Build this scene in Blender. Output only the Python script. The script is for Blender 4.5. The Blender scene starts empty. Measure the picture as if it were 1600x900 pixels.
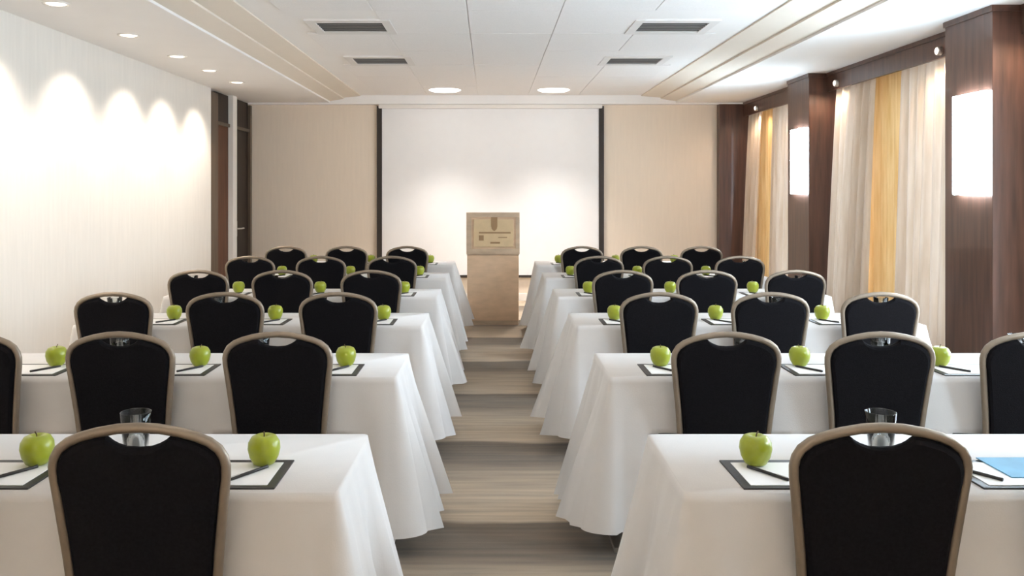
import bpy, bmesh, math, random
from mathutils import Vector

random.seed(7)
R = math.radians
PI = math.pi
S = bpy.context.scene
C = S.collection

# ------------------------------------------------------------------ camera, world, exposure
F, CAMZ = 1350.0, 1.51            # focal length in px of the 1600 frame, eye height
cd = bpy.data.cameras.new('camera')
cam = bpy.data.objects.new('camera', cd)
C.objects.link(cam)
cam.location = (0, 0, CAMZ)
cam.rotation_euler = (R(90), 0, 0)
cd.sensor_width = 36.0
cd.lens = 36.0 * F / 1600.0
cd.shift_x = (800 - 765) / 1600.0
cd.shift_y = (300 - 450) / 1600.0
cd.clip_start = 0.05
S.camera = cam

W = bpy.data.worlds.new('sky')
S.world = W
W.use_nodes = True
bg = W.node_tree.nodes['Background']
bg.inputs['Color'].default_value = (0.74, 0.87, 1.0, 1)
bg.inputs['Strength'].default_value = 11.0

S.view_settings.view_transform = 'Standard'
S.view_settings.look = 'None'
S.view_settings.gamma = 1.0
S.view_settings.use_curve_mapping = False
S.view_settings.exposure = 0.21
S.cycles.diffuse_bounces = 6
S.cycles.transparent_max_bounces = 12
S.cycles.max_bounces = 12

WARM = (1.0, 0.885, 0.76)
SOFT = (1.0, 0.93, 0.86)
WASH_W, TRAY_FILL_W, STAGE_W, PUCK_W = 62.0, 10.0, 340.0, 11.0
REAR_FILL_W = 215.0

# ------------------------------------------------------------------ room measures
XL, XR = -3.289, 3.49             # left wall face, cornice face over the windows
YB, YF = 12.0, -2.4               # wall with the screen, wall behind the room's rear
ZL, ZT = 2.737, 2.84              # low ceiling border, raised ceiling
XCOL = 3.30                       # face of the wooden columns
COLS = [(5.67, 6.26), (8.93, 9.56)]
XW = 3.78                         # window wall
BAYS = [(2.60, 5.67), (6.26, 8.93), (9.56, 11.86)]


# ------------------------------------------------------------------ materials
def mat(name, color, rough=0.6, metal=0.0, spec=0.5, var=0.0, vscale=8.0, bump=0.0, bscale=60.0, stretch=None, coat=0.0, sheen=0.0):
    m = bpy.data.materials.new(name)
    m.use_nodes = True
    nt = m.node_tree
    b = nt.nodes['Principled BSDF']
    b.inputs['Base Color'].default_value = (*color, 1)
    b.inputs['Roughness'].default_value = rough
    b.inputs['Metallic'].default_value = metal
    b.inputs['Specular IOR Level'].default_value = spec
    b.inputs['Coat Weight'].default_value = coat
    b.inputs['Sheen Weight'].default_value = sheen
    tc = nt.nodes.new('ShaderNodeTexCoord')
    mp = nt.nodes.new('ShaderNodeMapping')
    nt.links.new(tc.outputs['Object'], mp.inputs['Vector'])
    if stretch:
        mp.inputs['Scale'].default_value = stretch
    if var:
        n = nt.nodes.new('ShaderNodeTexNoise')
        n.inputs['Scale'].default_value = vscale
        n.inputs['Detail'].default_value = 5
        nt.links.new(mp.outputs['Vector'], n.inputs['Vector'])
        r = nt.nodes.new('ShaderNodeValToRGB')
        r.color_ramp.elements[0].position = 0.3
        r.color_ramp.elements[1].position = 0.7
        r.color_ramp.elements[0].color = (*[c * (1 - var) for c in color], 1)
        r.color_ramp.elements[1].color = (*[min(1, c * (1 + var)) for c in color], 1)
        nt.links.new(n.outputs['Fac'], r.inputs['Fac'])
        nt.links.new(r.outputs['Color'], b.inputs['Base Color'])
    if bump:
        n2 = nt.nodes.new('ShaderNodeTexNoise')
        n2.inputs['Scale'].default_value = bscale
        n2.inputs['Detail'].default_value = 3
        nt.links.new(mp.outputs['Vector'], n2.inputs['Vector'])
        bp = nt.nodes.new('ShaderNodeBump')
        bp.inputs['Strength'].default_value = bump
        bp.inputs['Distance'].default_value = 0.01
        nt.links.new(n2.outputs['Fac'], bp.inputs['Height'])
        nt.links.new(bp.outputs['Normal'], b.inputs['Normal'])
    return m


def glow(name, color, strength):
    m = bpy.data.materials.new(name)
    m.use_nodes = True
    b = m.node_tree.nodes['Principled BSDF']
    b.inputs['Base Color'].default_value = (0.8, 0.8, 0.8, 1)
    b.inputs['Emission Color'].default_value = (*color, 1)
    b.inputs['Emission Strength'].default_value = strength
    return m


def sheer(name, color, transl=0.55, transp=0.12, print_=None):
    m = bpy.data.materials.new(name)
    m.use_nodes = True
    nt = m.node_tree
    nt.nodes.remove(nt.nodes['Principled BSDF'])
    out = nt.nodes['Material Output']
    d = nt.nodes.new('ShaderNodeBsdfDiffuse')
    t = nt.nodes.new('ShaderNodeBsdfTranslucent')
    tr = nt.nodes.new('ShaderNodeBsdfTransparent')
    m1, m2 = nt.nodes.new('ShaderNodeMixShader'), nt.nodes.new('ShaderNodeMixShader')
    m1.inputs[0].default_value, m2.inputs[0].default_value = transl, transp
    for n in (d, t):
        n.inputs['Color'].default_value = (*color, 1)
    if print_:
        tc = nt.nodes.new('ShaderNodeTexCoord')
        mp = nt.nodes.new('ShaderNodeMapping')
        mp.inputs['Scale'].default_value = (1, 16, 0.7)
        nz = nt.nodes.new('ShaderNodeTexNoise')
        nz.inputs['Scale'].default_value = 2.2
        nz.inputs['Detail'].default_value = 6
        rp = nt.nodes.new('ShaderNodeValToRGB')
        rp.color_ramp.elements[0].position, rp.color_ramp.elements[1].position = 0.32, 0.62
        rp.color_ramp.elements[0].color, rp.color_ramp.elements[1].color = (*print_, 1), (*color, 1)
        nt.links.new(tc.outputs['Object'], mp.inputs['Vector'])
        nt.links.new(mp.outputs['Vector'], nz.inputs['Vector'])
        nt.links.new(nz.outputs['Fac'], rp.inputs['Fac'])
        for n in (d, t):
            nt.links.new(rp.outputs['Color'], n.inputs['Color'])
    nt.links.new(d.outputs[0], m1.inputs[1])
    nt.links.new(t.outputs[0], m1.inputs[2])
    nt.links.new(m1.outputs[0], m2.inputs[1])
    nt.links.new(tr.outputs[0], m2.inputs[2])
    nt.links.new(m2.outputs[0], out.inputs['Surface'])
    return m


def carpet_mat():
    """carpet in cross-aisle bands: each repeat starts dark and fades lighter, over fine streaks"""
    m = mat('carpet', (0.3, 0.25, 0.2), rough=0.95, spec=0.1, bump=0.5, bscale=350, sheen=0.2)
    nt = m.node_tree
    b = nt.nodes['Principled BSDF']
    tc = nt.nodes.new('ShaderNodeTexCoord')
    sep = nt.nodes.new('ShaderNodeSeparateXYZ')
    nt.links.new(tc.outputs['Object'], sep.inputs[0])

    def math_(op, a, bb):
        n = nt.nodes.new('ShaderNodeMath')
        n.operation = op
        for i, v in enumerate((a, bb)):
            if isinstance(v, (int, float)):
                n.inputs[i].default_value = v
            else:
                nt.links.new(v, n.inputs[i])
        return n.outputs[0]
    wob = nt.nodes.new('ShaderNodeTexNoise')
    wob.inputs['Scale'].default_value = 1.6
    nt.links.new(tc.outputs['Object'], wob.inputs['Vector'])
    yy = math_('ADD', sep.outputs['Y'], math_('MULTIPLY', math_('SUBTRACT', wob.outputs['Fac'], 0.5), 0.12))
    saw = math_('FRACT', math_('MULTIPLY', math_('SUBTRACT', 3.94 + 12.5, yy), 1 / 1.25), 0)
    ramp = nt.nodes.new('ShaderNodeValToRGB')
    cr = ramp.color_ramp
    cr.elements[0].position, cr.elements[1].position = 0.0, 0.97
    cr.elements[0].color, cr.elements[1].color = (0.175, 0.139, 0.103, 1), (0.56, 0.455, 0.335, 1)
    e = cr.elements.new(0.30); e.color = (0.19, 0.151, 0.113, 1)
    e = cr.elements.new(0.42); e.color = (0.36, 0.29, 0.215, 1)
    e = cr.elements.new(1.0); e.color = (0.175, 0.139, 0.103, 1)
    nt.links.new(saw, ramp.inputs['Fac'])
    mp = nt.nodes.new('ShaderNodeMapping')
    mp.inputs['Scale'].default_value = (0.9, 14, 1)
    nt.links.new(tc.outputs['Object'], mp.inputs['Vector'])
    st = nt.nodes.new('ShaderNodeTexNoise')
    st.inputs['Scale'].default_value = 2.0
    st.inputs['Detail'].default_value = 6
    nt.links.new(mp.outputs['Vector'], st.inputs['Vector'])
    r2 = nt.nodes.new('ShaderNodeValToRGB')
    r2.color_ramp.elements[0].position, r2.color_ramp.elements[1].position = 0.3, 0.7
    r2.color_ramp.elements[0].color, r2.color_ramp.elements[1].color = (0.72, 0.72, 0.74, 1), (1.15, 1.12, 1.08, 1)
    nt.links.new(st.outputs['Fac'], r2.inputs['Fac'])
    mx = nt.nodes.new('ShaderNodeMix')
    mx.data_type = 'RGBA'
    mx.blend_type = 'MULTIPLY'
    mx.inputs['Factor'].default_value = 1.0
    nt.links.new(ramp.outputs['Color'], mx.inputs['A'])
    nt.links.new(r2.outputs['Color'], mx.inputs['B'])
    nt.links.new(mx.outputs['Result'], b.inputs['Base Color'])
    return m


M = {}
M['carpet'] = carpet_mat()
M['wall'] = mat('wall_vinyl', (0.82, 0.78, 0.72), 0.75, spec=0.25, var=0.025, vscale=5, bump=0.08, bscale=160, stretch=(1, 6, 0.6))
M['backwall'] = mat('wall_beige', (0.84, 0.73, 0.61), 0.8, spec=0.2, var=0.02, vscale=5, bump=0.08, bscale=160, stretch=(6, 1, 0.6))
M['ceil'] = mat('ceiling_paint', (0.89, 0.875, 0.86), 0.9, spec=0.1, var=0.01, vscale=3)
M['cove'] = mat('ceiling_moulding', (0.80, 0.73, 0.64), 0.8, spec=0.15, var=0.01)
M['tile'] = mat('acoustic_tile', (0.88, 0.865, 0.855), 0.95, spec=0.05, var=0.03, vscale=90, bump=0.1, bscale=250)
M['white'] = mat('white_paint', (0.82, 0.79, 0.75), 0.5, var=0.01)
M['walnut'] = mat('walnut_veneer', (0.088, 0.040, 0.026), 0.36, var=0.35, vscale=4, stretch=(6, 6, 0.5), coat=0.15)
M['darkwood'] = mat('dark_door_wood', (0.022, 0.012, 0.008), 0.5, var=0.35, vscale=4, stretch=(6, 6, 0.5), spec=0.3)
M['redwood'] = mat('brown_door_wood', (0.105, 0.038, 0.016), 0.5, var=0.3, vscale=4, stretch=(6, 6, 0.5), spec=0.3)
M['greywood'] = mat('grey_brown_casing', (0.12, 0.085, 0.058), 0.55, var=0.2, vscale=4, stretch=(6, 6, 0.5))
M['lectern'] = mat('lectern_veneer', (0.66, 0.475, 0.32), 0.5, var=0.09, vscale=3, stretch=(2, 2, 5))
M['lectern_edge'] = mat('lectern_trim', (0.52, 0.40, 0.285), 0.5, var=0.15, vscale=3, stretch=(2, 2, 5))
M['plaque'] = mat('tan_plaque', (0.66, 0.50, 0.30), 0.45, var=0.06, vscale=10)
M['plaquemark'] = mat('plaque_marks', (0.33, 0.20, 0.10), 0.5, var=0.05)
M['screen'] = mat('screen_fabric', (0.88, 0.875, 0.875), 0.9, spec=0.1, var=0.008)
M['black'] = mat('black_border', (0.028, 0.020, 0.016), 0.6, var=0.1)
M['cloth'] = mat('tablecloth_linen', (0.70, 0.68, 0.665), 0.85, spec=0.15, var=0.015, vscale=12, bump=0.06, bscale=220, sheen=0.15)
M['tabletop'] = mat('table_laminate', (0.30, 0.22, 0.15), 0.5, var=0.1)
M['chairfab'] = mat('chair_fabric', (0.006, 0.0055, 0.007), 0.9, spec=0.12, var=0.3, vscale=120, bump=0.15, bscale=300)
M['champagne'] = mat('champagne_metal', (0.27, 0.22, 0.17), 0.42, metal=0.6, var=0.06, vscale=30)
M['steel'] = mat('brushed_steel', (0.62, 0.60, 0.57), 0.3, metal=1.0, var=0.04)
M['leather'] = mat('black_leather', (0.018, 0.016, 0.015), 0.45, spec=0.5, var=0.2, vscale=60, bump=0.1, bscale=200)
M['paper'] = mat('paper', (0.85, 0.84, 0.83), 0.8, spec=0.2, var=0.005)
M['bluesheet'] = mat('blue_face', (0.10, 0.30, 0.46), 0.6, var=0.2, vscale=7)
M['apple'] = mat('apple_skin', (0.30, 0.35, 0.015), 0.32, var=0.16, vscale=14, coat=0.2)
M['stem'] = mat('apple_stem', (0.11, 0.07, 0.03), 0.8, var=0.2)
M['vent'] = mat('vent_frame_paint', (0.78, 0.76, 0.74), 0.6, var=0.02)
M['slat'] = mat('vent_slat_paint', (0.16, 0.155, 0.15), 0.6, var=0.05)
M['ventdark'] = mat('vent_duct', (0.03, 0.03, 0.03), 0.9, var=0.05)
M['winframe'] = mat('window_frame_paint', (0.55, 0.53, 0.5), 0.5, var=0.02)
M['sheer'] = sheer('sheer_curtain', (0.80, 0.71, 0.62), 0.06, 0.005, print_=(0.66, 0.55, 0.44))
M['gold'] = sheer('gold_drape', (0.78, 0.56, 0.29), 0.06, 0.0, print_=(0.64, 0.40, 0.16))
M['lamp_warm'] = glow('downlight_lens_warm', (1.0, 0.88, 0.72), 2.0)
M['lamp'] = glow('downlight_lens', (1.0, 0.95, 0.88), 6.0)
M['puck'] = glow('curtain_lamp_lens', (1.0, 0.80, 0.68), 1.6)
M['sconce'] = glow('sconce_diffuser', (0.68, 0.86, 1.0), 42.0)

g = bpy.data.materials.new('clear_glass')
g.use_nodes = True
nt = g.node_tree
nt.nodes.remove(nt.nodes['Principled BSDF'])
a, bb_, mx, lw = nt.nodes.new('ShaderNodeBsdfTransparent'), nt.nodes.new('ShaderNodeBsdfGlossy'), nt.nodes.new('ShaderNodeMixShader'), nt.nodes.new('ShaderNodeFresnel')
a.inputs['Color'].default_value = (0.93, 0.95, 0.95, 1)
bb_.inputs['Roughness'].default_value = 0.03
lw.inputs['IOR'].default_value = 1.45
nt.links.new(lw.outputs[0], mx.inputs[0])
nt.links.new(a.outputs[0], mx.inputs[1])
nt.links.new(bb_.outputs[0], mx.inputs[2])
nt.links.new(mx.outputs[0], nt.nodes['Material Output'].inputs['Surface'])
M['glass'] = g

g = bpy.data.materials.new('window_pane')
g.use_nodes = True
nt = g.node_tree
nt.nodes.remove(nt.nodes['Principled BSDF'])
a, bb_, mx = nt.nodes.new('ShaderNodeBsdfTransparent'), nt.nodes.new('ShaderNodeBsdfGlossy'), nt.nodes.new('ShaderNodeMixShader')
bb_.inputs['Roughness'].default_value = 0.02
mx.inputs[0].default_value = 0.06
nt.links.new(a.outputs[0], mx.inputs[1])
nt.links.new(bb_.outputs[0], mx.inputs[2])
nt.links.new(mx.outputs[0], nt.nodes['Material Output'].inputs['Surface'])
M['pane'] = g


# ------------------------------------------------------------------ builders
def obj(name, bm, m, parent=None, smooth=False):
    bmesh.ops.recalc_face_normals(bm, faces=bm.faces)
    me = bpy.data.meshes.new(name)
    bm.to_mesh(me)
    bm.free()
    if smooth:
        me.polygons.foreach_set('use_smooth', [True] * len(me.polygons))
    me.materials.append(M[m])
    o = bpy.data.objects.new(name, me)
    C.objects.link(o)
    if parent:
        o.parent = parent
    return o


def put(name, me, parent=None, loc=None):
    o = bpy.data.objects.new(name, me)
    C.objects.link(o)
    if parent:
        o.parent = parent
    if loc:
        o.location = loc
    return o


def tag(o, label, cat, group=None):
    o['label'], o['category'] = label, cat
    if group:
        o['group'] = group
    return o


def thing(name, label, cat, loc=(0, 0, 0), group=None, rz=0):
    o = bpy.data.objects.new(name, None)
    o.empty_display_size = 0.1
    C.objects.link(o)
    o.location = loc
    o.rotation_euler = (0, 0, rz)
    return tag(o, label, cat, group)


def struct(o):
    o['kind'] = 'structure'
    return o


def box(bm, x0, x1, y0, y1, z0, z1, bev=0.0):
    r = bmesh.ops.create_cube(bm, size=1)
    vs = r['verts']
    for v in vs:
        v.co = Vector(((x0 + x1) / 2 + v.co.x * (x1 - x0), (y0 + y1) / 2 + v.co.y * (y1 - y0), (z0 + z1) / 2 + v.co.z * (z1 - z0)))
    if bev:
        es = list({e for v in vs for e in v.link_edges})
        bmesh.ops.bevel(bm, geom=es, offset=bev, segments=2, affect='EDGES', profile=0.6)
    return bm


def B(*a, bev=0.0):
    return box(bmesh.new(), *a, bev=bev)


def tube(bm, pts, a, b, n=8, ref=Vector((0, 1, 0)), cap=True):
    """swept oval: half-width a across, half-depth b along ref"""
    pts = [Vector(p) for p in pts]
    rings = []
    for i, p in enumerate(pts):
        t = (pts[min(i + 1, len(pts) - 1)] - pts[max(i - 1, 0)]).normalized()
        s = t.cross(ref).normalized()
        u = s.cross(t).normalized()
        rings.append([bm.verts.new(p + s * a * math.cos(2 * PI * k / n) + u * b * math.sin(2 * PI * k / n)) for k in range(n)])
    for r0, r1 in zip(rings, rings[1:]):
        for k in range(n):
            bm.faces.new((r0[k], r0[(k + 1) % n], r1[(k + 1) % n], r1[k]))
    if cap:
        bm.faces.new(rings[0])
        bm.faces.new(rings[-1])
    return bm


def lathe(prof, n=20, bm=None, c=(0, 0, 0)):
    bm = bm or bmesh.new()
    rings = []
    for r, z in prof:
        if r < 1e-6:
            rings.append([bm.verts.new((c[0], c[1], c[2] + z))])
        else:
            rings.append([bm.verts.new((c[0] + r * math.cos(2 * PI * k / n), c[1] + r * math.sin(2 * PI * k / n), c[2] + z)) for k in range(n)])
    for r0, r1 in zip(rings, rings[1:]):
        for k in range(n):
            q = [r0[k % len(r0)], r0[(k + 1) % len(r0)], r1[(k + 1) % len(r1)], r1[k % len(r1)]]
            q2 = []
            for v in q:
                if v not in q2:
                    q2.append(v)
            if len(q2) > 2:
                bm.faces.new(q2)
    return bm


def prism(bm, poly, y0, y1):
    """polygon in x,z extruded from y0 to y1"""
    a = [bm.verts.new((x, y0, z)) for x, z in poly]
    b = [bm.verts.new((x, y1, z)) for x, z in poly]
    n = len(poly)
    bm.faces.new(a)
    bm.faces.new(b[::-1])
    for i in range(n):
        bm.faces.new((a[i], a[(i + 1) % n], b[(i + 1) % n], b[i]))
    return bm


def spot(parent, loc, power, color, angle, blend, size=0.05, tilt=(0, 0, 0)):
    l = bpy.data.lights.new('lamp_light', 'SPOT')
    l.energy, l.color, l.spot_size, l.spot_blend, l.shadow_soft_size = power, color, R(angle), blend, size
    o = bpy.data.objects.new('lamp_light', l)
    C.objects.link(o)
    o.parent = parent
    o.location = loc
    o.rotation_euler = tilt
    return o


# ------------------------------------------------------------------ the room
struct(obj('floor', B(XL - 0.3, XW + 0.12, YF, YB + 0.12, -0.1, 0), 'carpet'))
struct(obj('wall_left', B(XL - 0.12, XL, YF, 10.2, 0, ZL), 'wall'))
struct(obj('wall_rear', B(XL - 0.12, XW + 0.12, YF - 0.12, YF, 0, 2.95), 'wall'))
struct(obj('wall_back', B(XL - 0.2, XW + 0.12, YB, YB + 0.12, 0, 2.95), 'backwall'))
struct(obj('wall_left_recess', B(XL - 0.24, XL - 0.12, 10.2, YB, 0, ZL), 'backwall'))
struct(obj('baseboard_left', B(XL, XL + 0.015, YF, 10.2, 0, 0.1), 'white'))
struct(obj('baseboard_back', B(XL + 0.02, 3.155, YB - 0.015, YB, 0, 0.1), 'white'))

# ceiling: low borders, moulded steps and the raised middle
ceil = struct(obj('ceiling', B(-1.77, 2.08, YF, YB, ZT, ZT + 0.1), 'ceil'))
for nm, poly, mm in (
        ('border', [(XL - 0.24, ZL), (-2.19, ZL), (-2.19, ZT + 0.1), (XL - 0.24, ZT + 0.1)], 'ceil'),
        ('border', [(2.556, ZL), (XW + 0.12, ZL), (XW + 0.12, ZT + 0.1), (2.556, ZT + 0.1)], 'ceil'),
        ('moulding', [(-2.19, ZL + 0.02), (-2.0, ZL + 0.052), (-2.0, ZL + 0.068), (-1.77, ZT - 0.012), (-1.77, ZT + 0.1), (-2.19, ZT + 0.1)], 'cove'),
        ('moulding', [(2.556, ZL + 0.02), (2.35, ZL + 0.052), (2.35, ZL + 0.068), (2.08, ZT - 0.012), (2.08, ZT + 0.1), (2.556, ZT + 0.1)], 'cove')):
    obj(nm, prism(bmesh.new(), poly, YF, YB - 0.14), mm, ceil)
struct(obj('trim_1', B(XL - 0.24, XW + 0.1, YB - 0.14, YB, ZL - 0.018, ZT + 0.1), 'ceil'))

GX = [-1.53, -0.847, -0.163, 0.521, 1.205, 1.89]
GY = [3.6 + 0.9 * i for i in range(10)]
me_tile = None
for i in range(5):
    for j in range(9):
        cx, cy = (GX[i] + GX[i + 1]) / 2, (GY[j] + GY[j + 1]) / 2
        if i in (0, 4) and j in (3, 5):
            continue
        if me_tile is None:
            t0 = obj('tile', B(-0.3385, 0.3385, -0.4465, 0.4465, -0.008, 0, bev=0.003), 'tile', ceil)
            me_tile = t0.data
            t0.location = (cx, cy, ZT - random.random() * 0.002)
        else:
            put('tile', me_tile, ceil, (cx, cy, ZT - random.random() * 0.002))

# four square vents in the raised ceiling
for vx, side in ((-1.10, 'plain wall side'), (1.455, 'window side')):
    for vy, far in ((6.93, 'the one farther from the screen'), (8.72, 'the one nearer the screen')):
        v = thing('ceiling_vent', 'dark slatted ceiling air vent, ' + side + ', ' + far, 'vent', (vx, vy, ZT), 'air vents in the raised ceiling')
        bm = bmesh.new()
        for a_ in ((-0.33, 0.33, -0.29, -0.20), (-0.33, 0.33, 0.20, 0.29), (-0.33, -0.26, -0.20, 0.20), (0.26, 0.33, -0.20, 0.20)):
            box(bm, *a_, -0.014, 0)
        obj('vent_frame', bm, 'vent', v)
        obj('duct', B(-0.26, 0.26, -0.20, 0.20, -0.003, -0.001), 'ventdark', v)
        for k in range(6):
            y = -0.167 + k * 0.0667
            bm = bmesh.new()
            prism(bm, [(-0.26, -0.004), (0.26, -0.004), (0.26, -0.008), (-0.26, -0.008)], y - 0.014, y + 0.014)
            obj('slat', bm, 'slat', v)


# recessed lamps, then added fill lamps
def downlight(name, label, loc, lens, power, color, angle, blend, r=0.07, group=None, tilt=(0, 0, 0), depth=0.012):
    t = thing(name, label, 'light', loc, group)
    obj('trim_ring', lathe([(r, 0), (r, -0.006), (r * 1.28, -0.008), (r * 1.32, 0)], 28), 'white', t, True)
    obj('lens', lathe([(r, -0.002), (r * 0.8, -depth * 0.75), (r * 0.4, -depth), (0, -depth * 1.05)], 28), lens, t, True)
    spot(t, (0, 0, -depth * 1.05 - 0.02), power, color, angle, blend, r * 0.7, tilt)
    return t


ORD = ['nearest', 'second from', 'third from', 'fourth from', 'fifth from', 'sixth from', 'seventh from', 'eighth from']
for k, y in enumerate([9.65, 8.70, 7.80, 6.75, 5.62, 4.5, 3.4, 2.2]):
    lab = 'small round recessed downlight by the plain wall, ' + ORD[k] + ' the doors'
    downlight('recessed_downlight', lab, (-2.82, y, ZL), 'lamp_warm', WASH_W, WARM, 102, 0.75, 0.065, 'downlights washing the plain wall', (0, R(13), 0))
downlight('screen_downlight', 'wide glowing downlight before the screen, on the plain wall side', (-0.58, 11.2, ZT), 'lamp', STAGE_W, SOFT, 104, 1.0, 0.22, 'downlights before the screen', (R(-9), 0, 0), depth=0.03)
downlight('screen_downlight', 'wide glowing downlight before the screen, on the window side', (0.83, 11.2, ZT), 'lamp', STAGE_W, SOFT, 104, 1.0, 0.22, 'downlights before the screen', (R(-9), 0, 0), depth=0.03)
for x, side in ((-0.9, 'plain wall side'), (1.0, 'window side')):  # added lamps out of view, put in to light the front table tops
    for y, far in ((2.2, 'over the sixth tables from the lectern'), (3.9, 'over the fifth tables'), (5.6, 'over the fourth tables')):
        downlight('added_ceiling_lamp', 'added fill lamp in raised ceiling ' + far + ', ' + side, (x, y, ZT), 'lamp', TRAY_FILL_W, SOFT, 140, 0.8, 0.10, 'added lamps in the raised ceiling')

for k, x in enumerate((-2.4, -0.8, 0.8, 2.4)):  # added unseen lamps; the rear wall bounces their light onto cloth fronts
    downlight('added_rear_lamp', 'added fill lamp washing the rear wall, ' + ('nearest', 'second from', 'third from', 'fourth from')[k] + ' the plain wall', (x, YF + 0.55, ZL if abs(x) > 2.1 else ZT),
              'lamp', REAR_FILL_W, SOFT, 120, 0.8, 0.08, 'added lamps washing the rear wall', (R(-18), 0, 0))

# ------------------------------------------------------------------ doors at the end of the left wall
d = struct(bpy.data.objects.new('door_1', None)); C.objects.link(d)
obj('door_casing', B(XL - 0.12, XL + 0.005, 10.2, 10.46, 0, 2.70, bev=0.004), 'greywood', d)
obj('door_leaf', B(XL - 0.12, XL - 0.03, 10.46, 10.97, 0, 2.33), 'redwood', d)
obj('transom_rail', B(XL - 0.12, XL - 0.005, 10.46, 10.97, 2.33, 2.37), 'greywood', d)
obj('transom', B(XL - 0.12, XL - 0.03, 10.46, 10.97, 2.37, ZL - 0.01), 'darkwood', d)
d = struct(bpy.data.objects.new('door_2', None)); C.objects.link(d)
obj('door_leaf', B(XL - 0.12, XL - 0.03, 11.16, 11.86, 0, 2.33), 'darkwood', d)
obj('transom_rail', B(XL - 0.12, XL - 0.005, 11.16, 11.86, 2.33, 2.37), 'greywood', d)
obj('transom', B(XL - 0.12, XL - 0.03, 11.16, 11.86, 2.37, ZL - 0.01), 'darkwood', d)
obj('door_casing', B(XL - 0.12, XL + 0.005, 11.86, 11.94, 0, 2.70, bev=0.004), 'greywood', d)
h = obj('door_handle', tube(tube(bmesh.new(), [(XL - 0.03, 11.3, 1.03), (XL + 0.03, 11.3, 1.03)], 0.012, 0.012, ref=Vector((0, 0, 1))),
                            [(XL + 0.03, 11.29, 1.03), (XL + 0.03, 11.46, 1.03)], 0.011, 0.011, ref=Vector((0, 0, 1))), 'steel', d, True)
obj('lock_plate', B(XL - 0.031, XL - 0.022, 11.25, 11.34, 0.93, 1.13, bev=0.003), 'steel', d)
struct(obj('trim_2', B(XL - 0.12, XL + 0.03, 10.98, 11.15, 0, ZL, bev=0.004), 'white'))

# ------------------------------------------------------------------ projection screen
sx0, sx1 = -1.56, 1.583
p = thing('projection_screen', 'wide white projection screen with thin dark borders on the end wall', 'projection screen', (0, YB, 0))
obj('screen_fabric', B(sx0 + 0.07, sx1 - 0.07, -0.030, -0.026, 0.36, 2.70), 'screen', p)
obj('side_border', B(sx0, sx0 + 0.07, -0.05, -0.002, 0.33, 2.70), 'black', p)
obj('side_border', B(sx1 - 0.065, sx1, -0.05, -0.002, 0.33, 2.70), 'black', p)
obj('bottom_bar', B(sx0 + 0.07, sx1 - 0.065, -0.05, -0.002, 0.325, 0.36, bev=0.004), 'black', p)
obj('screen_case', B(sx0 + 0.03, sx1 - 0.03, -0.10, -0.002, 2.665, 2.718, bev=0.008), 'white', p)

# ------------------------------------------------------------------ lectern
LX, LY = 0.038, 9.8
p = thing('lectern', 'brown wooden lectern with a tan plaque on its front, before the screen', 'lectern', (LX, LY, 0))
obj('plinth', B(-0.285, 0.285, 0.01, 0.44, 0, 0.05), 'lectern_edge', p)
obj('body', B(-0.293, 0.293, 0.006, 0.45, 0.05, 0.79, bev=0.004), 'lectern', p)
bm = bmesh.new()
vs = [(-0.302, 0, 0.805), (0.302, 0, 0.805), (0.302, 0.47, 0.805), (-0.302, 0.47, 0.805), (-0.302, 0, 1.27), (0.302, 0, 1.27), (0.302, 0.47, 1.12), (-0.302, 0.47, 1.12)]
vs = [bm.verts.new(q) for q in vs]
for f in ((0, 1, 2, 3), (4, 5, 6, 7), (0, 1, 5, 4), (1, 2, 6, 5), (2, 3, 7, 6), (3, 0, 4, 7)):
    bm.faces.new([vs[i] for i in f])
obj('head', bm, 'lectern', p)
obj('shadow_rail', B(-0.297, 0.297, 0.012, 0.44, 0.79, 0.805), 'lectern_edge', p)
bm = bmesh.new()
box(bm, -0.302, 0.302, -0.012, 0.0, 1.225, 1.278, bev=0.003)
box(bm, -0.302, -0.245, -0.010, 0.0, 0.805, 1.225)
box(bm, 0.257, 0.302, -0.010, 0.0, 0.805, 1.225)
box(bm, -0.245, 0.257, -0.010, 0.0, 0.805, 0.865)
obj('face_frame', bm, 'lectern_edge', p)
pq = obj('plaque', B(-0.218, 0.232, -0.016, 0.0, 0.89, 1.20, bev=0.004), 'plaque', p)
bm = prism(bmesh.new(), [(-0.02, 1.225), (0.05, 1.225), (0.05, 1.12), (0.042, 1.09), (0.015, 1.065), (-0.012, 1.09), (-0.02, 1.12)], -0.022, -0.014)
obj('crest', bm, 'plaquemark', pq)
for x0, x1, z0, z1 in ((-0.16, 0.20, 1.040, 1.058), (-0.16, -0.105, 0.96, 1.02), (0.06, 0.16, 0.99, 1.00), (-0.03, 0.08, 0.925, 0.945)):
    obj('engraved_line', B(x0, x1, -0.0185, -0.015, z0, z1), 'plaquemark', pq)

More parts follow.
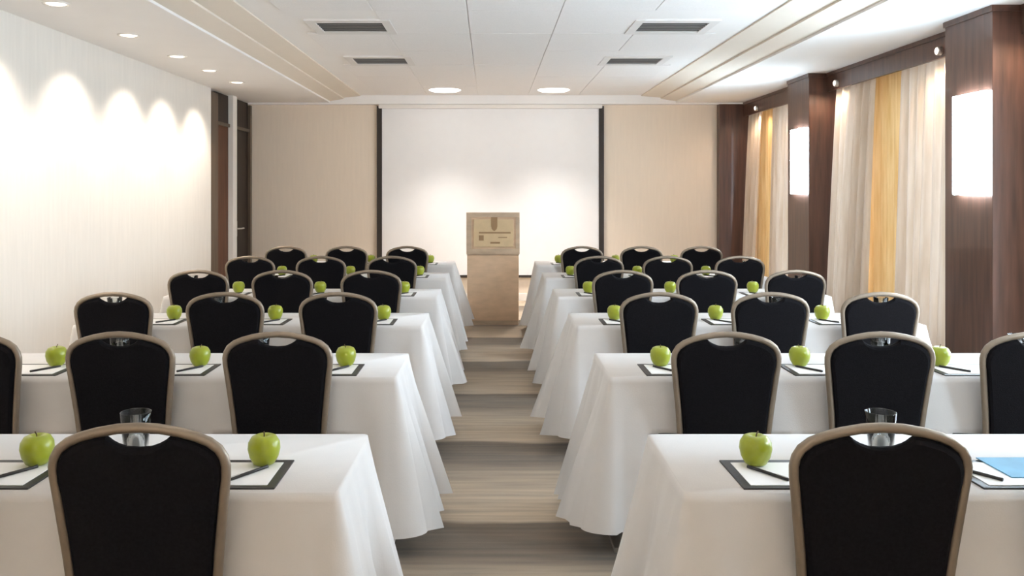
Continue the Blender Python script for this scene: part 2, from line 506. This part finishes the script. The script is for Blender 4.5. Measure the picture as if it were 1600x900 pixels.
# ------------------------------------------------------------------ window side
n = 0
zs0, zs1 = 0.25, 2.5
wall = struct(obj('wall_right', B(XW, XW + 0.12, YF, 2.60, 0, ZL), 'wall'))
for y0, y1 in ((5.67, 6.26), (8.93, 9.56), (11.86, YB)):
    obj('pier', B(XW, XW + 0.12, y0, y1, 0, ZL), 'wall', wall)
for k, (y0, y1) in enumerate(BAYS):
    obj('sill_wall', B(XW, XW + 0.12, y0, y1, 0, zs0), 'wall', wall)
    obj('head_wall', B(XW, XW + 0.12, y0, y1, zs1, ZL), 'wall', wall)
    w = struct(bpy.data.objects.new(f'window_{k + 1}', None)); C.objects.link(w)
    bm = bmesh.new()
    for q in ((y0, y0 + 0.06, zs0, zs1), (y1 - 0.06, y1, zs0, zs1), (y0 + 0.06, y1 - 0.06, zs0, zs0 + 0.06), (y0 + 0.06, y1 - 0.06, zs1 - 0.06, zs1)):
        box(bm, XW + 0.02, XW + 0.08, *q)
    obj('window_frame', bm, 'winframe', w)
    ym = (y0 + y1) / 2
    obj('mullion', B(XW + 0.02, XW + 0.08, ym - 0.03, ym + 0.03, zs0 + 0.06, zs1 - 0.06), 'winframe', w)
    obj('pane', B(XW + 0.047, XW + 0.053, y0 + 0.06, ym - 0.03, zs0 + 0.06, zs1 - 0.06), 'pane', w)
    obj('pane', B(XW + 0.047, XW + 0.053, ym + 0.03, y1 - 0.06, zs0 + 0.06, zs1 - 0.06), 'pane', w)
    pl = bpy.data.lights.new('window_portal', 'AREA')
    pl.shape = 'RECTANGLE'
    pl.size, pl.size_y = y1 - y0, zs1 - zs0
    pl.cycles.is_portal = True
    po = bpy.data.objects.new('window_portal', pl)
    C.objects.link(po)
    po.location = (XW + 0.10, ym, (zs0 + zs1) / 2)
    po.rotation_euler = (R(90), 0, R(90))
    # wooden cornice over the bay
    c = struct(obj(f'trim_{k + 3}', B(XR, XR + 0.03, y0, y1, 2.546, ZL, bev=0.003), 'walnut'))
    obj('cornice_bead', B(XR - 0.012, XR, y0, y1, ZL - 0.035, ZL), 'walnut', c)
# columns, from the screen end: corner pilaster, two full columns, one more by the rear
for k, (x0, x1, y0, y1) in enumerate(((3.155, XW, 11.86, YB), (XCOL, XW, *COLS[1]), (XCOL, XW, *COLS[0]), (XCOL, XW, 2.0, 2.60))):
    c = struct(obj(f'trim_{k + 6}', B(x0, x1, y0, y1, 0, ZL - 0.02 if k == 0 else ZL, bev=0.004), 'walnut'))
    obj('plinth', B(x0 - 0.012, x1, y0 - 0.012, min(y1 + 0.012, YB), 0, 0.12, bev=0.004), 'walnut', c)
    if k:
        obj('capping', B(x0 - 0.010, x1, y0 - 0.010, y1 + 0.010, ZL - 0.04, ZL), 'walnut', c)
        s = thing('wall_sconce', 'tall glowing white box sconce on the wooden column ' + ('close to the screen end', 'farther from the screen', 'at the rear of the room')[k - 1],
                  'sconce', (XCOL, (y0 + y1) / 2 - 0.08, 1.835), 'box sconces on the wooden columns')
        obj('back_plate', B(-0.008, 0, -0.18, 0.18, -0.335, 0.335), 'steel', s)
        obj('diffuser', B(-0.045, -0.008, -0.195, 0.195, -0.345, 0.345, bev=0.008), 'sconce', s)
# small lamps on the cornice, one by each end of a bay
for y, lab in ((11.25, 'next to the corner pilaster'), (8.66, 'next to the column close to the screen end'), (6.68, 'behind the column farther from the screen'),
               (5.36, 'before the column farther from the screen'), (9.85, 'hidden behind the column close to the screen end')):
    t = thing('curtain_lamp', 'small round warm lamp on the cornice ' + lab, 'light', (XR, y, 2.60), 'small lamps on the curtain cornice')
    bm = lathe([(0.034, 0), (0.034, 0.03), (0.028, 0.034)], 16)
    bmesh.ops.rotate(bm, verts=bm.verts, matrix=__import__('mathutils').Matrix.Rotation(R(-90), 3, 'Y'))
    obj('housing', bm, 'steel', t, True)
    bm = lathe([(0.030, 0.02), (0.028, 0.036), (0.015, 0.044), (0, 0.046)], 16)
    bmesh.ops.rotate(bm, verts=bm.verts, matrix=__import__('mathutils').Matrix.Rotation(R(-90), 3, 'Y'))
    obj('lens', bm, 'puck', t, True)
    pl = bpy.data.lights.new('lamp_light', 'SPOT')
    pl.energy, pl.color, pl.shadow_soft_size = PUCK_W, (1.0, 0.74, 0.54), 0.03
    pl.spot_size, pl.spot_blend = R(165), 0.6
    po = bpy.data.objects.new('lamp_light', pl)
    C.objects.link(po)
    po.parent = t
    po.location = (-0.075, 0, -0.05)


def curtain(label, y0, y1, m, xc=3.60, amp=0.06, lam=0.15, flare=0.0, seed=0, ztop=2.60, spread0=0.0, spread1=0.0):
    rnd = random.Random(seed)
    ph = [rnd.uniform(0, 6.28) for _ in range(4)]
    ny = max(24, int((y1 - y0) / 0.013))
    nz = 22
    bm = bmesh.new()
    grid = []
    for i in range(ny + 1):
        u = i / ny
        col = []
        for j in range(nz + 1):
            t = j / nz
            y = (y0 - spread0 * t) + u * ((y1 + spread1 * t) - (y0 - spread0 * t))
            s = y0 + u * (y1 - y0)
            w = math.sin(2 * PI * s / lam + 0.9 * math.sin(s * 5.1 + ph[0]) + 0.25 * t * math.sin(s * 17 + ph[1]))
            w2 = math.sin(2 * PI * s / (lam * 2.7) + ph[2])
            x = xc + amp * (0.55 + 0.45 * t) * w + 0.018 * t * w2 - flare * t ** 0.8 * (0.6 + 0.4 * math.sin(PI * u))
            col.append(bm.verts.new((x, y, ztop - (ztop - 0.015) * t)))
        grid.append(col)
    for i in range(ny):
        for j in range(nz):
            bm.faces.new((grid[i][j], grid[i + 1][j], grid[i + 1][j + 1], grid[i][j + 1]))
    o = obj('curtain', bm, m, None, True)
    return tag(o, label, 'curtain', 'drapes along the windows')


def curtain_set(y0, yg0, yg1, y1, where, seed, spread=0.0):
    curtain('cream sheer curtain farther from the screen in the window bay ' + where, y0, yg0 + 0.01, 'sheer', 3.585, seed=seed, flare=0.05)
    curtain('gold drape hanging between the cream sheers in the window bay ' + where, yg0 - 0.10, yg1 + 0.46, 'gold', 3.665, amp=0.03, lam=0.13, seed=seed + 1)
    curtain('cream sheer curtain nearer the screen in the window bay ' + where, yg1 - 0.01, y1, 'sheer', 3.585, seed=seed + 2, flare=0.13, spread1=spread)


curtain_set(6.30, 7.53, 8.02, 8.90, 'between the two columns', 3)
curtain_set(9.60, 10.86, 11.34, 11.83, 'next to the screen wall', 11)
curtain('cream sheer curtain drawn aside against the column farther from the screen', 5.10, 5.63, 'sheer', 3.60, amp=0.05, lam=0.08, seed=23)
curtain('cream sheer curtain drawn aside at the rear end of the windows', 2.64, 3.10, 'sheer', 3.60, amp=0.05, lam=0.08, seed=24)

# ------------------------------------------------------------------ tables, cloths and place settings
ROWY = [2.1, 3.475, 4.85, 6.225, 7.60, 8.975]      # y of the chair-back tops, last row first
EDGE, DEPTH, ZC = 0.11, 0.525, 0.742               # table edge ahead of chair back, depth, cloth top
SEATS = {'L': [-0.855, -1.49, -2.11], 'R': [0.955, 1.575, 2.20]}
SPAN = {'L': (-2.39, -0.39), 'R': (0.505, 2.505)}
SIDE = {'L': 'door side', 'R': 'window side'}
ROWN = ['sixth', 'fifth', 'fourth', 'third', 'second', 'first']
PLACE = ['aisle seat', 'middle seat', 'outer seat']


def sm(a, b, x):
    t = max(0.0, min(1.0, (x - a) / (b - a)))
    return t * t * (3 - 2 * t)


def cloth_mesh(x0, x1, y0, y1, seats, seed):
    """cloth over the top with a hanging skirt: soft folds, flared corners, tucked in where seats push it under the table"""
    rnd = random.Random(seed)
    ph = [rnd.uniform(0, 6.28) for _ in range(8)]
    fl = [rnd.uniform(0.85, 1.2) for _ in range(4)]
    r = 0.012
    pts = []           # (x, y, nx, ny, side, along, distance to nearest corner)
    cs = [(x1 - r, y0 + r, -90, 0), (x1 - r, y1 - r, 0, 1), (x0 + r, y1 - r, 90, 2), (x0 + r, y0 + r, 180, 3)]
    for ci, (cx, cy, a0, _) in enumerate(cs):
        for k in range(9):
            a = R(a0 + k * 90 / 8)
            pts.append((cx + r * math.cos(a), cy + r * math.sin(a), math.cos(a), math.sin(a), 'c', ci, 0.0))
        nx_, ny_ = math.cos(R(a0 + 90)), math.sin(R(a0 + 90))
        c2 = cs[(ci + 1) % 4]
        px, py = cx + r * nx_, cy + r * ny_
        qx, qy = c2[0] + r * nx_, c2[1] + r * ny_
        L = math.hypot(qx - px, qy - py)
        nn = int(L / 0.024)
        for k in range(1, nn):
            f = k / nn
            pts.append((px + (qx - px) * f, py + (qy - py) * f, nx_, ny_, 'ensw'[ci] if False else ('end_r', 'far', 'end_l', 'near')[ci], ci, min(f, 1 - f) * L))
    N = 30
    H = ZC - 0.125
    bm = bmesh.new()
    rings = []
    for j in range(N + 1):
        t = j / N
        ring = []
        for i, (x, y, nx_, ny_, sd, ci, dc) in enumerate(pts):
            z = ZC - 0.006 * (1 - math.exp(-t * 30)) - H * t
            ear = math.exp(-(dc / 0.10) ** 2)
            out = 0.006 + 0.004 * min(1, t * 8)
            if sd == 'near':
                s = x * 6.28
                out += t * 0.022 * math.exp(-dc / 0.22) * math.sin(dc * 34 + ph[1])
                out += t * (0.012 + 0.010 * math.sin(s * 1.7 + ph[0]) * t + 0.006 * math.sin(s * 4.3 + ph[1]) * t)
            elif sd == 'far':
                s = x * 6.28
                out += t * (0.03 + 0.018 * math.sin(s * 2.6 + ph[2]) + 0.008 * math.sin(s * 5.7 + ph[3]))
            elif sd in ('end_r', 'end_l'):
                s = y * 6.28
                q = 4 if sd == 'end_r' else 5
                out += t * (0.060 + 0.075 * (0.5 + 0.5 * math.sin(s * 4.1 + ph[q])) ** 2.2 + 0.045 * (0.5 + 0.5 * math.sin(s * 7.9 + ph[6])) ** 3)
            if sd == 'near':
                out += ear * t * 0.035
            else:
                cc = ci if sd == 'c' else ci
                out += ear * t * (0.085 * fl[cc % 4] if sd != 'c' else 0.115 * fl[cc])
            dx, dy = nx_ * out, ny_ * out
            if sd == 'c' and ny_ < 0:
                dy *= 0.55
            px, py = x + dx, y + dy
            if sd == 'near':
                push = 0.0
                for sx in seats:
                    k = 1 - sm(0.243, 0.292, abs(x - sx))
                    zz = sm(0.508, 0.476, z)
                    push = max(push, k * 0.438 * zz)
                py += push
            hem = 0.014 * math.sin(x * 5 + y * 7 + ph[7]) * t + (-0.02 * ear * t)
            ring.append(bm.verts.new((px, py, max(0.012, z + hem))))
        rings.append(ring)
    n = len(pts)
    bm.faces.new(rings[0])
    for r0, r1 in zip(rings, rings[1:]):
        for k in range(n):
            bm.faces.new((r0[k], r1[k], r1[(k + 1) % n], r0[(k + 1) % n]))
    return bm


# --- chair prototype: local origin on the floor under the top of the back, the table ahead in +y
def lean(z):
    return 0.05 * max(0.0, (0.95 - z) / 0.48)


def half_outline():
    """(x, z) of the centre line of the back frame, bottom right up to the top centre"""
    q = [(0.176, 0.46), (0.180, 0.54), (0.187, 0.62), (0.196, 0.70), (0.204, 0.77), (0.2095, 0.815), (0.2105, 0.84), (0.206, 0.862), (0.194, 0.883),
         (0.171, 0.901), (0.140, 0.914), (0.10, 0.925), (0.05, 0.934), (0.0, 0.937)]
    return q


def make_chair_meshes():
    parts = []
    ho = half_outline()
    line = ho + [(-x, z) for x, z in ho[-2::-1]]
    bm = tube(bmesh.new(), [(x, lean(z), z) for x, z in line], 0.0128, 0.012, 10)
    parts.append(('back_frame', bm, 'champagne', True))
    # padded back: outline inset from the frame, with a scooped hand-hold under the top rail
    ins = []
    for x, z in ho:
        if z < 0.8:
            ins.append((x - 0.011, z))
        elif x > 0.15:
            ins.append((x - 0.009, z - 0.008))
        else:
            ins.append((x, z - 0.011))
    ins = [p_ for p_ in ins if p_[0] > 0.08]
    ins += [(0.078, ins[-1][1] + 0.002), (0.066, 0.906), (0.05, 0.897), (0.03, 0.890), (0.0, 0.888)]
    loop = ins + [(-x, z) for x, z in ins[-2::-1]]
    bm = bmesh.new()
    rings = []
    for sc, yo in ((0.93, -0.017), (0.975, -0.013), (1.0, -0.004), (1.0, 0.006), (0.97, 0.016), (0.92, 0.020)):
        rings.append([bm.verts.new((x * sc, lean(z) + yo, 0.68 + (z - 0.68) * sc if z > 0.5 else z)) for x, z in loop])
    k = len(loop)
    for r0, r1 in zip(rings, rings[1:]):
        for i in range(k):
            bm.faces.new((r0[i], r0[(i + 1) % k], r1[(i + 1) % k], r1[i]))
    bm.faces.new(rings[0])
    bm.faces.new(rings[-1])
    parts.append(('backrest', bm, 'chairfab', False))
    bm = bmesh.new()
    sl = []
    for i in range(28):
        a = 2 * PI * i / 28
        ex = math.copysign(abs(math.cos(a)) ** 0.45, math.cos(a)) * 0.205
        ey = math.copysign(abs(math.sin(a)) ** 0.45, math.sin(a)) * 0.195
        sl.append((ex * (1 - 0.05 * (0.5 - ey)), 0.305 + ey))
    rings = [[bm.verts.new((x * s_, 0.305 + (y - 0.305) * s_, z)) for x, y in sl] for s_, z in ((0.96, 0.405), (1.0, 0.415), (1.0, 0.442), (0.95, 0.458), (0.7, 0.468))]
    for r0, r1 in zip(rings, rings[1:]):
        for i in range(28):
            bm.faces.new((r0[i], r0[(i + 1) % 28], r1[(i + 1) % 28], r1[i]))
    bm.faces.new(rings[0])
    bm.faces.new(rings[-1])
    parts.append(('seat', bm, 'chairfab', True))
    for s_ in (-1, 1):
        parts.append(('leg', tube(bmesh.new(), [(s_ * 0.176, lean(0.46), 0.462), (s_ * 0.178, 0.052, 0.36), (s_ * 0.182, 0.035, 0.2), (s_ * 0.187, 0.0, 0.0)], 0.0155, 0.013, 8), 'champagne', True))
        parts.append(('leg', tube(bmesh.new(), [(s_ * 0.172, 0.455, 0.41), (s_ * 0.176, 0.465, 0.25), (s_ * 0.182, 0.478, 0.0)], 0.0145, 0.013, 8), 'champagne', True))
    return parts


CHAIR = []
for nm, bm, mm, smo in make_chair_meshes():
    o = obj(nm, bm, mm, None, smo)
    CHAIR.append((nm, o.data))
    bpy.data.objects.remove(o)


def protos(items):
    out = []
    for nm, bm, mm, smo in items:
        o = obj(nm, bm, mm, None, smo)
        out.append((nm, o.data))
        bpy.data.objects.remove(o)
    return out


TW = 2.0
TABLE = protos([('tabletop', B(-0.985, 0.985, 0.012, DEPTH - 0.012, 0.705, 0.735, bev=0.004), 'tabletop', False)]
               + [('leg', box(box(B(sx * 0.962 - 0.02, sx * 0.962 + 0.02, 0.462, 0.492, 0.02, 0.705), sx * 0.962 - 0.02, sx * 0.962 + 0.02, 0.03, 0.50, 0, 0.02), sx * 0.962 - 0.02, sx * 0.962 + 0.02, 0.05, 0.48, 0.690, 0.705), 'steel', False) for sx in (-1, 1)])
PAD = protos([('cover', B(-0.18, 0.18, 0, 0.235, 0, 0.005, bev=0.002), 'leather', False),
              ('paper_sheet', B(-0.156, 0.156, 0.017, 0.205, 0.0045, 0.0065), 'paper', False)])
PEN = protos([('barrel', tube(bmesh.new(), [(-0.065, 0, 0.0045), (0.035, 0, 0.0045), (0.058, 0, 0.0045), (0.068, 0, 0.0045)], 0.0045, 0.0045, 8), 'leather', True),
              ('clip', B(-0.062, -0.03, -0.0015, 0.0015, 0.0085, 0.0105), 'steel', False)])
GLASS = protos([('tumbler', lathe([(0, 0.002), (0.031, 0.002), (0.033, 0.0), (0.044, 0.122), (0.0425, 0.123), (0.041, 0.122), (0.0315, 0.012), (0, 0.010)], 24), 'glass', True)])
ap = [(0.0, 0.010), (0.010, 0.004), (0.020, 0.0), (0.030, 0.006), (0.040, 0.024), (0.045, 0.046), (0.043, 0.064), (0.034, 0.079), (0.022, 0.084), (0.011, 0.080), (0.0, 0.070)]
APPLE = protos([('apple_flesh', lathe(ap, 24), 'apple', True),
                ('apple_stalk', tube(bmesh.new(), [(0, 0, 0.068), (0.002, 0.001, 0.085), (0.007, 0.002, 0.094)], 0.0018, 0.0018, 6), 'stem', True)])


def place(name, proto, label, cat, loc, group, rz=0):
    t = thing(name, label, cat, loc, group, rz)
    for nm, me in proto:
        put(nm, me, t)
    return t


rr = random.Random(5)
for r_, y in enumerate(ROWY):
    for sd in 'LR':
        x0, x1 = SPAN[sd]
        ye = y + EDGE
        where = f'{ROWN[r_]} table from the lectern, {SIDE[sd]}'
        place('banquet_table', TABLE, 'narrow table hidden under the white cloth, ' + where, 'table', ((x0 + x1) / 2, ye, 0), 'tables in two columns')
        tag(obj('tablecloth', cloth_mesh(x0, x1, ye, ye + DEPTH, SEATS[sd], r_ * 2 + (sd == 'R')), 'cloth', None, True),
            'white cloth hanging to the floor over the ' + where, 'tablecloth', 'white tablecloths')
        m = 1 if sd == 'L' else -1
        for k, sx in enumerate(SEATS[sd]):
            at = f'{PLACE[k]} of the {where}'
            jx = rr.uniform(-0.008, 0.008)
            place('banquet_chair', CHAIR, 'black chair with champagne frame, ' + at, 'chair', (sx + (jx if r_ > 1 else 0), y, 0), 'banquet chairs at the tables', R(rr.uniform(-0.8, 0.8)))
            pa = m * rr.uniform(-0.5, 0.5)
            padx = sx + m * (0.30 - 0.18)
            z = ZC
            place('writing_pad', PAD, 'black pad with white paper, ' + at, 'writing pad', (padx, y + 0.128, z), 'writing pads on the tables', R(pa))
            pxm, pym = sx + m * 0.205, y + 0.228
            if sd == 'R' and r_ == 0 and k == 1:
                pxm -= 0.055
            ang = math.atan2(0.10, 0.065) if m > 0 else math.atan2(0.09, -0.06)
            place('pen', PEN, 'slim black pen on pad, ' + at, 'pen', (pxm, pym, z + 0.0066), 'pens on the writing pads', ang)
            place('drinking_glass', GLASS, 'clear glass tumbler, ' + at, 'glass', (sx - m * 0.185 + (0.0 if sd == 'L' else 0.01), y + 0.44, z), 'tumblers on the tables', 0)
            hid = sd == 'R' and r_ == 0 and k == 1
            ax = sx + m * (0.215 + rr.uniform(-0.01, 0.01)) 
            place('green_apple', APPLE, 'shiny green apple, ' + at, 'apple', (1.242 if hid else ax, y + 0.318, z + (0 if hid else 0.0052)), 'green apples at the places', rr.uniform(0, 6.28))
bk = thing('sheet', 'flat light blue booklet on the middle pad of the sixth table, window side', 'sheet', (1.51, ROWY[0] + 0.20, ZC + 0.0066))  # flat light blue rectangle lying on the pad
obj('blue_face', prism(bmesh.new(), [(-0.12, 0), (0.12, 0), (0.12, 0.003), (-0.12, 0.003)], 0, 0.17), 'bluesheet', bk)
